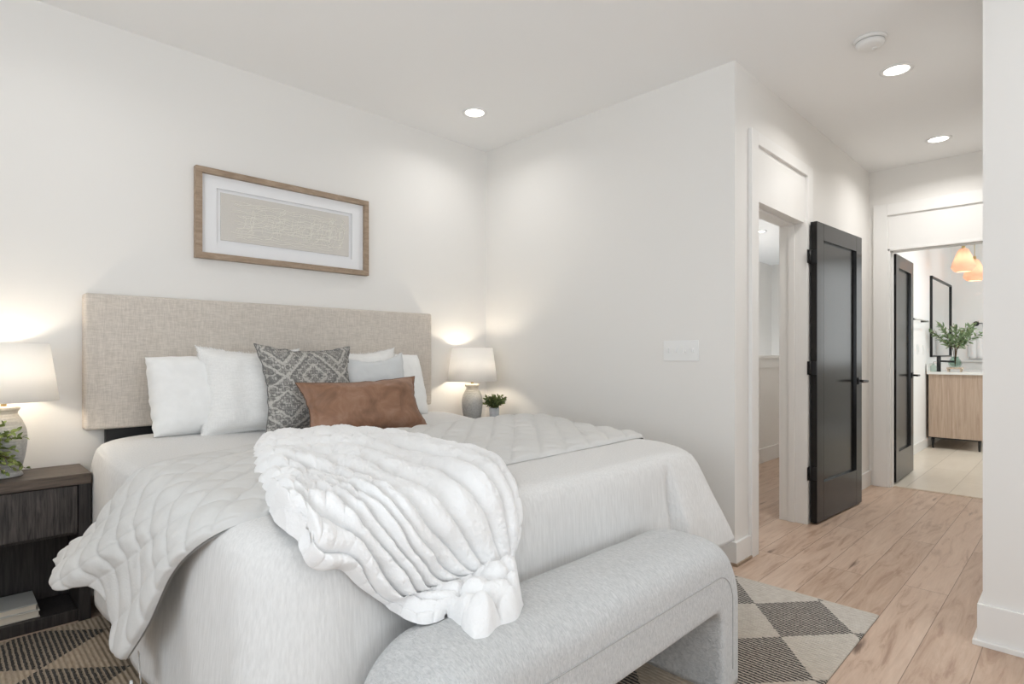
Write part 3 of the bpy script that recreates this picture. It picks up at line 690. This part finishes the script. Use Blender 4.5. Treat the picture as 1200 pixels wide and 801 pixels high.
def book(loc, w_, d_, t_, cov_m, label):
    b = thing('book', label, 'book', loc, group=None); x, y, z = loc
    boxes('cover', [((x-w_/2, y-d_/2, z), (x+w_/2, y+d_/2, z+.004)), ((x-w_/2, y-d_/2, z+t_-.004), (x+w_/2, y+d_/2, z+t_)), ((x-w_/2, y+d_/2-.004, z), (x+w_/2, y+d_/2, z+t_))], cov_m, b, .0012)
    box('pages', (x-w_/2+.004, y-d_/2+.003, z+.004), (x+w_/2-.004, y+d_/2-.004, z+t_-.004), M['page'], b, .001)
    return b
book((.165, 3.19, .05), .285, .19, .028, M['cover_cream'], 'cream book at the bottom of the two-book stack in the nightstand')
book((.16, 3.192, .078), .28, .185, .028, M['cover_grey'], 'grey book on top of the two-book stack in the nightstand')

# ------------------------------------------------------------ table lamps
def lamp(x, y, label):
    z = .635; r = thing('table_lamp', label, 'lamp', (x, y, z))
    prof = [(.0, 0), (.058, 0), (.062, .006), (.060, .014), (.055, .02), (.060, .04), (.070, .09), (.0755, .14), (.0755, .175), (.070, .205), (.058, .235), (.047, .255), (.0445, .268), (.052, .279), (.053, .287), (.046, .293), (.02, .294), (0, .294)]
    pp = catmull(prof, 60)
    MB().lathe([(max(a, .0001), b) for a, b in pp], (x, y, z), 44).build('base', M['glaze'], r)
    MB().lathe([(.010, .292), (.010, .345), (.014, .347), (.014, .385), (.008, .39)], (x, y, z), 16).build('socket', M['brass'], r)
    zb, zt, rb, rt = .315, .555, .183, .15
    MB().lathe([(rb, zb), (rt, zt), (rt-.002, zt), (rb-.002, zb)], (x, y, z), 64, closed=True).build('shade', M['shade'], r)
    mb = MB()
    for k in range(3):
        a = k*2*PI/3; mb.tube([(x, y, z+.39), (x+(rt-.002)*math.cos(a), y+(rt-.002)*math.sin(a), z+zt-.012)], .0015, 6)
    mb.build('shade_spider', M['brass'], r)
    MB().lathe([(.0005, .385), (.012, .388), (.028, .42), (.031, .445), (.022, .47), (.0005, .478)], (x, y, z), 24).build('bulb', M['bulb'], r)
    return r
lamp(.20, 3.19, 'ceramic table lamp with white drum shade behind the trailing green plant')
lamp(2.765, 3.17, 'ceramic table lamp with white drum shade beside the small potted plant')

# ------------------------------------------------------------ plants
def leaf(mb, p, d, L, W, curl=.2, rnd=random):
    d = Vector(d).normalized(); up = Vector((rnd.uniform(-1, 1), rnd.uniform(-1, 1), rnd.uniform(.2, 1)))
    s_ = d.cross(up).normalized(); nn = s_.cross(d)
    rows = []
    for k in range(5):
        t_ = k/4; wd = W*math.sin(PI*min(.97, t_*.9+.06))**.8/2; c_ = Vector(p)+d*L*t_+nn*(-curl*L*t_*t_)
        rows.append([c_-s_*wd+nn*wd*.3, c_, c_+s_*wd+nn*wd*.3])
    mb.grid(rows)
def potted(name, label, loc, pr, ph, fr, fh, m, nst, L, W, seed, trail=0, pm='pot'):
    r = thing(name, label, 'plant', loc); rnd = random.Random(seed); x, y, z = loc
    MB().lathe([(.0001, 0), (pr*.86, 0), (pr*.9, .004), (pr, ph), (pr-.005, ph), (pr-.008, ph-.012), (.0001, ph-.012)], loc, 28).build('pot', M[pm], r)
    lm = MB(); sm = MB()
    for k in range(nst):
        a = rnd.uniform(0, 2*PI); e = rnd.uniform(.1, 1.0)**.7; q0 = Vector((x, y, z+ph-.012))
        tip = q0+Vector((math.cos(a)*fr*e, math.sin(a)*fr*e, fh*rnd.uniform(.45, 1)*(1-.35*e)-trail*e*rnd.uniform(0, 1)))
        mid = q0.lerp(tip, .5)+Vector((0, 0, .02+.05*trail))
        pts = [q0.lerp(mid, t_)*(1-t_)+mid.lerp(tip, t_)*t_ for t_ in (0, .25, .5, .75, 1)]
        sm.tube(pts, .0011, 5)
        for t_ in np.linspace(.25, 1, 8):
            p0 = q0.lerp(mid, t_)*(1-t_)+mid.lerp(tip, t_)*t_
            for s_ in range(2):
                d = (tip-q0).normalized()+Vector([rnd.uniform(-1, 1) for _ in range(3)])*.9
                leaf(lm, p0, d, L*rnd.uniform(.6, 1.1), W*rnd.uniform(.7, 1.1), .2, rnd)
    sm.build('stems', M['stem'], r); lm.build('foliage', M[m], r)
    return r
potted('potted_plant', 'small bushy green plant in a pale concrete pot beside the table lamp', (2.895, 3.075, .635), .037, .118, .085, .115, 'leaf', 60, .028, .012, 4)
potted('trailing_plant', 'leafy green trailing plant in front of the table lamp over the stacked books', (.08, 3.085, .635), .05, .13, .185, .15, 'leaf_trailing', 95, .024, .015, 9, trail=.17)

# ------------------------------------------------------------ framed art
art = thing('framed_art', 'wide wood-framed abstract picture with white mat above the headboard', 'picture', (1.4815, 3.35, 1.9))
AX0, AX1, AZ0, AZ1 = .966, 1.997, 1.656, 2.142; fw = .032; yf = 3.312
boxes('frame', [((AX0, yf, AZ1-fw), (AX1, 3.35, AZ1)), ((AX0, yf, AZ0), (AX1, 3.35, AZ0+fw)), ((AX0, yf, AZ0+fw), (AX0+fw, 3.35, AZ1-fw)), ((AX1-fw, yf, AZ0+fw), (AX1, 3.35, AZ1-fw))], M['frame'], art, .002)
ix0, ix1, iz0, iz1 = 1.075, 1.888, 1.752, 2.045
boxes('mat_board', [((AX0+.02, 3.335, iz1), (AX1-.02, 3.342, AZ1-.02)), ((AX0+.02, 3.335, AZ0+.02), (AX1-.02, 3.342, iz0)), ((AX0+.02, 3.335, iz0), (ix0, 3.342, iz1)), ((ix1, 3.335, iz0), (AX1-.02, 3.342, iz1))], M['matboard'], art, 0)
bp = box('backing', (AX0+.02, 3.346, AZ0+.02), (AX1-.02, 3.35, AZ1-.02), M['matboard'], art, 0)
cv = box('canvas', (ix0+.022, 3.339, iz0+.016), (ix1-.022, 3.346, iz1-.018), M['artpaper'], art, .001)
mb = MB(); rnd = random.Random(21)
def scrib(pts, r=.0018): mb.tube([(px, 3.3385, pz) for px, pz in pts], r, 5, cap=False)
for k in range(17):
    z0 = iz0+.04+k*.0125+rnd.uniform(-.004, .004); a = ix0+.06+rnd.uniform(0, .06); b = ix1-.06-rnd.uniform(0, .12)
    if rnd.random() < .35: a, b = sorted((rnd.uniform(a, b), rnd.uniform(a, b)))
    scrib([(a+(b-a)*q/30, z0+.006*nz(q*.35, k*3, 0)+.003*math.sin(q*1.3+k)) for q in range(31)])
for k in range(34):
    cx = rnd.choice([ix0+.12, ix0+.2, ix0+.34, ix0+.48, ix1-.16, ix1-.1, ix1-.25])+rnd.uniform(-.05, .05); h_ = rnd.uniform(.07, .2); z0 = iz0+.05+rnd.uniform(0, .19-h_ if h_ < .19 else .005)
    bend = rnd.uniform(-.03, .03)
    scrib([(cx+bend*math.sin(q/14*PI)+.05*(q/14-.5)*rnd.choice((0, 0, 1)), z0+h_*q/14) for q in range(15)], .0019)
for k in range(10):
    cx, cz = rnd.uniform(ix0+.1, ix1-.1), rnd.uniform(iz0+.09, iz1-.09); ra, rb_ = rnd.uniform(.02, .06), rnd.uniform(.02, .055)
    scrib([(cx+ra*math.cos(q*.5), cz+rb_*math.sin(q*.5)) for q in range(14)])
sb = mb.build('brushwork', M['artline'], art)
box('glass', (AX0+.022, 3.322, AZ0+.022), (AX1-.022, 3.3245, AZ1-.022), M['glass'], art, 0)

# ------------------------------------------------------------ light switch on closet wall
sw = thing('switch_plate', 'white four-gang light switch plate on the wall beside the bed', 'light switch', (XW, 1.67, 1.165))
box('plate', (XW-.006, 1.559, 1.105), (XW, 1.782, 1.225), M['whiteplastic'], sw, .003)
for k in range(4):
    y = 1.559+.0335+k*.052
    tg = box('toggle', (XW-.020, y-.005, 1.153), (XW-.005, y+.005, 1.178), M['whiteplastic'], sw, .002)

# ------------------------------------------------------------ downlights, smoke detector
def can(x, y, label, power=2.5, r=.082):
    t_ = thing('recessed_downlight', label, 'ceiling light', (x, y, H))
    MB().lathe([(r, 0), (r, -.004), (r-.018, -.007), (r-.022, -.002), (r-.022, 0)], (x, y, H), 40, closed=True).build('trim_ring', M['whiteplastic'], t_)
    MB().lathe([(.0001, -.0025), (r-.021, -.0025), (r-.021, -.0005), (.0001, -.0005)], (x, y, H), 40).build('lens', M['led'], t_)
    downlight_beam((x, y, H-.012), power)
can(2.512, 2.857, 'lit recessed downlight in the corner above the headboard', 1.8)
can(3.806, .753, 'lit recessed downlight beside the smoke detector', 5)
can(5.25, .776, 'lit recessed downlight in front of the bathroom doorway', 5)
can(2.80, -.51, 'lit recessed downlight behind the viewer by the end wall')
can(.35, 2.6, 'lit recessed downlight above the lamp with the trailing plant', 1.4)
can(.5, -.4, 'lit recessed downlight over the open floor behind the viewer')
can(7.6, .55, 'added unseen downlight on the bathroom ceiling between door and vanity', 9)  # unseen lamp, added to lift the bathroom floor and vanity
can(7.566, 3.0, 'lit recessed downlight above the stairwell, seen through the hall doorway')
sm = thing('smoke_detector', 'round white smoke detector on the ceiling by the hall', 'smoke detector', (3.345, .776, H))
MB().lathe([(.0001, 0), (.074, 0), (.076, -.006), (.074, -.013), (.068, -.015)], (3.345, .776, H), 44).build('base', M['whiteplastic'], sm)
MB().lathe([(.066, -.014), (.064, -.018), (.066, -.020), (.062, -.034), (.05, -.042), (.0001, -.043)], (3.345, .776, H), 44).build('cover', M['whiteplastic'], sm)
MB().lathe([(.0655, -.0155), (.0662, -.0185), (.064, -.0185), (.064, -.0155)], (3.345, .776, H), 44, closed=True).build('vent_slot', M['cover_grey'], sm)
MB().lathe([(.0001, -.046), (.012, -.046), (.013, -.042), (.0001, -.041)], (3.365, .76, H), 20).build('button', M['whiteplastic'], sm)

# ------------------------------------------------------------ doors
def panel_door(name, label, loc, rz, W_, Hh, lever_dir, m, hinge_z=(.33, 1.04, 1.79)):
    """slab from local x 0..W_, y 0..-.04 (front at y=-.04), hinge at x=0"""
    r = thing(name, label, 'door', loc, rz)
    def pb(nm, lst, m_, par=None, bev=.002):
        mb = MB()
        for a, b in lst: mb.box(a, b, bev)
        o = mesh(nm, mb.v, mb.f, m_, par or r, world=False); flat(o, 9); return o
    st, tr, brl, th = .115, .115, .26, .042
    pb('frame', [((0, -th, 0), (st, 0, Hh)), ((W_-st, -th, 0), (W_, 0, Hh)), ((st, -th, Hh-tr), (W_-st, 0, Hh)), ((st, -th, 0), (W_-st, 0, brl))], m)
    mb = MB()
    for s_, y0, yr in ((1, -th, -th+.02), (-1, 0, -.018)):
        x0, x1, z0, z1 = st, W_-st, brl, Hh-tr; k = .003
        P = [(x0, y0, z0), (x1, y0, z0), (x1, y0, z1), (x0, y0, z1), (x0+k, yr, z0+k), (x1-k, yr, z0+k), (x1-k, yr, z1-k), (x0+k, yr, z1-k)]
        mb.add(P, [(0, 1, 5, 4), (1, 2, 6, 5), (2, 3, 7, 6), (3, 0, 4, 7), (4, 5, 6, 7)])
    o = mesh('panel', mb.v, mb.f, m, r, smooth=False, world=False)
    hz = .93; hx = W_-.062
    h_ = pb('handle', [((hx-.026, -th-.008, hz-.026), (hx+.026, -th, hz+.026))], M['blackmetal'], bev=.003)
    mb = MB(); mb.tube([(hx, -th-.004, hz), (hx, -th-.058, hz)], .009, 12)
    mb.box((hx-.115, -th-.064, hz-.008), (hx+.011, -th-.050, hz+.008), .004)
    mesh('lever', mb.v, mb.f, M['blackmetal'], h_, world=False)
    pb('latch_plate', [((W_-.001, -th+.008, hz-.03), (W_+.002, -.008, hz+.03))], M['blackmetal'], bev=.0005)
    for z in hinge_z:
        hg = pb('hinge', [((-.003, -th+.004, z-.045), (.0015, -.004, z+.045))], M['blackmetal'], bev=.0008)
        mb = MB(); mb.lathe([(.0001, -.048), (.0075, -.047), (.0075, .047), (.0001, .048)], (-.006, -.0, z), 14)
        mesh('hinge_pin', mb.v, mb.f, M['blackmetal'], hg, world=False)
        mb = MB(); mb.box((-.05, .0, z-.045), (-.004, .003, z+.045), .001)
        mesh('hinge_leaf', mb.v, mb.f, M['blackmetal'], hg, world=False)
    return r
panel_door('panel_door', 'black single-panel door swung open flat against the hall wall', (4.172, 1.318, .012), math.atan2(-.058, .9), .86, 2.025, -1, M['blackdoor'])
panel_door('panel_door', 'black single-panel door standing open inside the bathroom doorway', (5.985, 1.228, .012), math.radians(.5), .75, 2.02, -1, M['blackdoor'])

# ------------------------------------------------------------ bathroom
va = thing('vanity_cabinet', 'light oak bathroom vanity cabinet on short black legs', 'cabinet', (9.4, 1.11, 0))
box('side_panel', (8.60, .845, .135), (8.63, 1.37, .90), M['vanity'], va)
box('body', (8.63, .865, .135), (10.2, 1.37, .90), M['vanity'], va)
for k in range(3):
    d = box('drawer', (8.645+k*.52, .845, .145), (9.155+k*.52, .865, .89), M['quartz'], va)
    box('pull', (8.70+k*.52, .822, .62), (8.72+k*.52, .846, .82), M['blackmetal'], d)
for x in (8.64, 10.16):
    for y in (.885, 1.33): MB().tube([(x, y, .14), (x, y, 0)], [.017, .011], 12).build('leg', M['blackmetal'], va)
boxes('leg_rail', [((8.63, .875, .118), (10.17, .895, .136)), ((8.63, .885, .118), (8.65, 1.33, .136)), ((8.63, 1.32, .118), (10.17, 1.34, .136))], M['blackmetal'], va)
o = boxes('vanity_countertop', [((8.575, .825, .90), (10.23, 1.385, .93)), ((8.575, 1.37, .93), (10.23, 1.388, 1.03))], M['quartz'], None, .003); tag(o, 'white quartz countertop with low backsplash on the oak vanity', 'countertop')
fa = thing('faucet', 'matte black tall faucet on the white vanity top', 'faucet', (8.72, 1.285, .93))
MB().tube([(8.72, 1.285, .93), (8.72, 1.285, 1.125)], .022, 16).build('body', M['blackmetal'], fa)
MB().tube([(8.72, 1.275, 1.06), (8.72, 1.13, 1.055)], .012, 12).build('spout', M['blackmetal'], fa)
sp = thing('soap_dispenser', 'clear glass soap dispenser beside the black faucet', 'soap dispenser', (8.66, 1.33, .93))
MB().lathe([(.0001, 0), (.03, 0), (.03, .07), (.012, .085), (.012, .095), (.0001, .095)], (8.66, 1.33, .93), 20).build('bottle', M['greenglass'], sp)
MB().tube([(8.66, 1.33, 1.02), (8.66, 1.33, 1.05), (8.66, 1.295, 1.05)], .005, 8).build('pump', M['chrome'], sp)
tr = thing('tray', 'small light wood footed tray under the glass vase on the vanity', 'tray', (8.76, 1.12, .93))
box('tray_top', (8.69, 1.055, .965), (8.83, 1.205, .985), M['cork'], tr)
for x in (8.70, 8.81):
    for y in (1.065, 1.185): box('leg', (x, y, .93), (x+.012, y+.012, .966), M['cork'], tr, .001)
vs = thing('vase_of_branches', 'round glass vase of leafy green branches on the bathroom vanity', 'plant', (8.76, 1.13, .985))
pv = catmull([(.0001, 0), (.04, 0), (.062, .03), (.066, .06), (.05, .095), (.036, .115), (.04, .13)], 24)
MB().lathe([(max(a, .0001), b) for a, b in pv]+[(.036, .13), (.032, .115), (.045, .093), (.06, .06), (.056, .03), (.0001, .006)], (8.76, 1.13, .985), 30).build('vase', M['greenglass'], vs)
rnd = random.Random(5); lm = MB(); st_ = MB()
for k in range(15):
    a = rnd.uniform(0, 2*PI); e = rnd.uniform(.3, 1); q0 = Vector((8.76, 1.13, 1.0)); mid = q0+Vector((math.cos(a)*.02, math.sin(a)*.02, .20))
    tip = mid+Vector((math.cos(a)*.30*e, math.sin(a)*.26*e, .13+.26*(1-.55*e)*rnd.uniform(.5, 1)))
    if tip.y > 1.36: tip.y = 1.36
    pts = [q0, mid.lerp(q0, .4), mid, mid.lerp(tip, .5)+Vector((0, 0, .02)), tip]; st_.tube(pts, .0022, 5)
    for t_ in np.linspace(.15, 1, 12):
        for _ in range(2):
            d = (tip-mid).normalized()*.8+Vector([rnd.uniform(-1, 1) for _ in range(3)])
            leaf(lm, mid.lerp(tip, t_), d, rnd.uniform(.045, .08), .02, .15, rnd)
st_.build('stems', M['stem'], vs)
lm.v = [(v[0], min(v[1], 1.37), v[2]) for v in lm.v]; lm.build('foliage', M['leaf_olive'], vs)
mi = thing('wall_mirror', 'black-framed rectangular mirror above the bathroom vanity', 'mirror', (9.6, 1.39, 1.62))
m0, m1, z0, z1 = 8.87, 10.36, 1.11, 2.135
boxes('frame', [((m0, 1.372, z0), (m0+.02, 1.40, z1)), ((m1-.02, 1.372, z0), (m1, 1.40, z1)), ((m0, 1.372, z0), (m1, 1.40, z0+.02)), ((m0, 1.372, z1-.02), (m1, 1.40, z1))], M['blackmetal'], mi, .002)
box('glass', (m0+.01, 1.388, z0+.01), (m1-.01, 1.394, z1-.01), M['mirror'], mi, 0)
tb = thing('towel_bar', 'short wall-mounted towel bar beside the bathroom door', 'towel bar', (7.98, 1.4, 1.535))
MB().tube([(7.62, 1.335, 1.535), (8.36, 1.335, 1.535)], .008, 10).build('bar', M['chrome'], tb)
for x in (7.66, 8.32): MB().tube([(x, 1.40, 1.535), (x, 1.33, 1.535)], .011, 10).build('post', M['blackmetal'], tb)
for x, l_ in ((8.15, 'white wall switch plate nearer the towel bar in the bathroom'), (8.47, 'white wall switch plate nearer the vanity mirror in the bathroom')):
    p_ = thing('switch_plate', l_, 'light switch', (x, 1.4, 1.2)); box('plate', (x-.06, 1.394, 1.14), (x+.06, 1.40, 1.26), M['whiteplastic'], p_, .002); box('rocker', (x-.017, 1.39, 1.168), (x+.017, 1.395, 1.232), M['whiteplastic'], p_, .001)
tk = thing('towel_ring', 'black wall hook with angled arm on the far bathroom wall', 'towel hook', (10.5, 1.11, 1.58))
MB().tube([(10.5, 1.113, 1.58), (10.48, 1.113, 1.58)], .034, 20).build('rosette', M['blackmetal'], tk)
MB().tube([(10.485, 1.113, 1.582), (10.455, 1.113, 1.584), (10.455, 1.035, 1.58), (10.455, 1.03, 1.49)], .007, 8).build('arm', M['blackmetal'], tk)
rows = []
for k in range(12):
    t_ = k/11; rows.append([(10.468+.012*math.sin(q*1.1)-.006*t_, 1.028+.012*t_*-1+(.162+.022*t_)*q/14, 1.49-.41*t_) for q in range(15)])
o = MB().grid(rows).build('hand_towel', M['towel'], origin=(10.46, 1.11, 1.28)); tag(o, 'white hand towel hanging below the black hook on the far wall', 'towel')
sd = o.modifiers.new('s', 'SOLIDIFY'); sd.thickness = .012
def pendant(x, y, zb, zt, label):
    r = thing('pendant_light', label, 'pendant light', (x, y, H)); h_ = zt-zb
    prof = [(.028, h_), (.05, h_*.93), (.085, h_*.62), (.118, h_*.26), (.118, h_*.18), (.09, .01), (.07, 0)]
    pp = catmull(prof, 30); n_ = 44; mb = MB()
    mb.lathe([(a, b) for a, b in pp]+[(a-.004, b) for a, b in pp[::-1]], (x, y, zb), n_, closed=True)
    mb.v = [(x+(vx-x)*(1+.02*((i % n_) % 2)), y+(vy-y)*(1+.02*((i % n_) % 2)), vz) for i, (vx, vy, vz) in enumerate(mb.v)]
    mb.build('shade', M['rattan'], r)
    MB().lathe([(.012, h_-.01), (.02, h_), (.018, h_+.035), (.006, h_+.05)], (x, y, zb), 16).build('socket', M['brass'], r)
    MB().tube([(x, y, zt+.03), (x, y, H)], .004, 8).build('cord', M['brass'], r)
    MB().lathe([(.0001, -.02), (.05, -.018), (.055, 0)], (x, y, H), 24).build('canopy', M['brass'], r)
    MB().lathe([(.0005, h_*.35), (.025, h_*.42), (.03, h_*.52), (.0005, h_*.7)], (x, y, zb), 20).build('bulb', M['pendant_bulb'], r)
pendant(8.764, 1.05, 2.14, 2.42, 'woven pendant light hanging nearer the bathroom doorway')
pendant(9.74, 1.05, 2.12, 2.40, 'woven pendant light hanging deeper in the bathroom by the mirror')
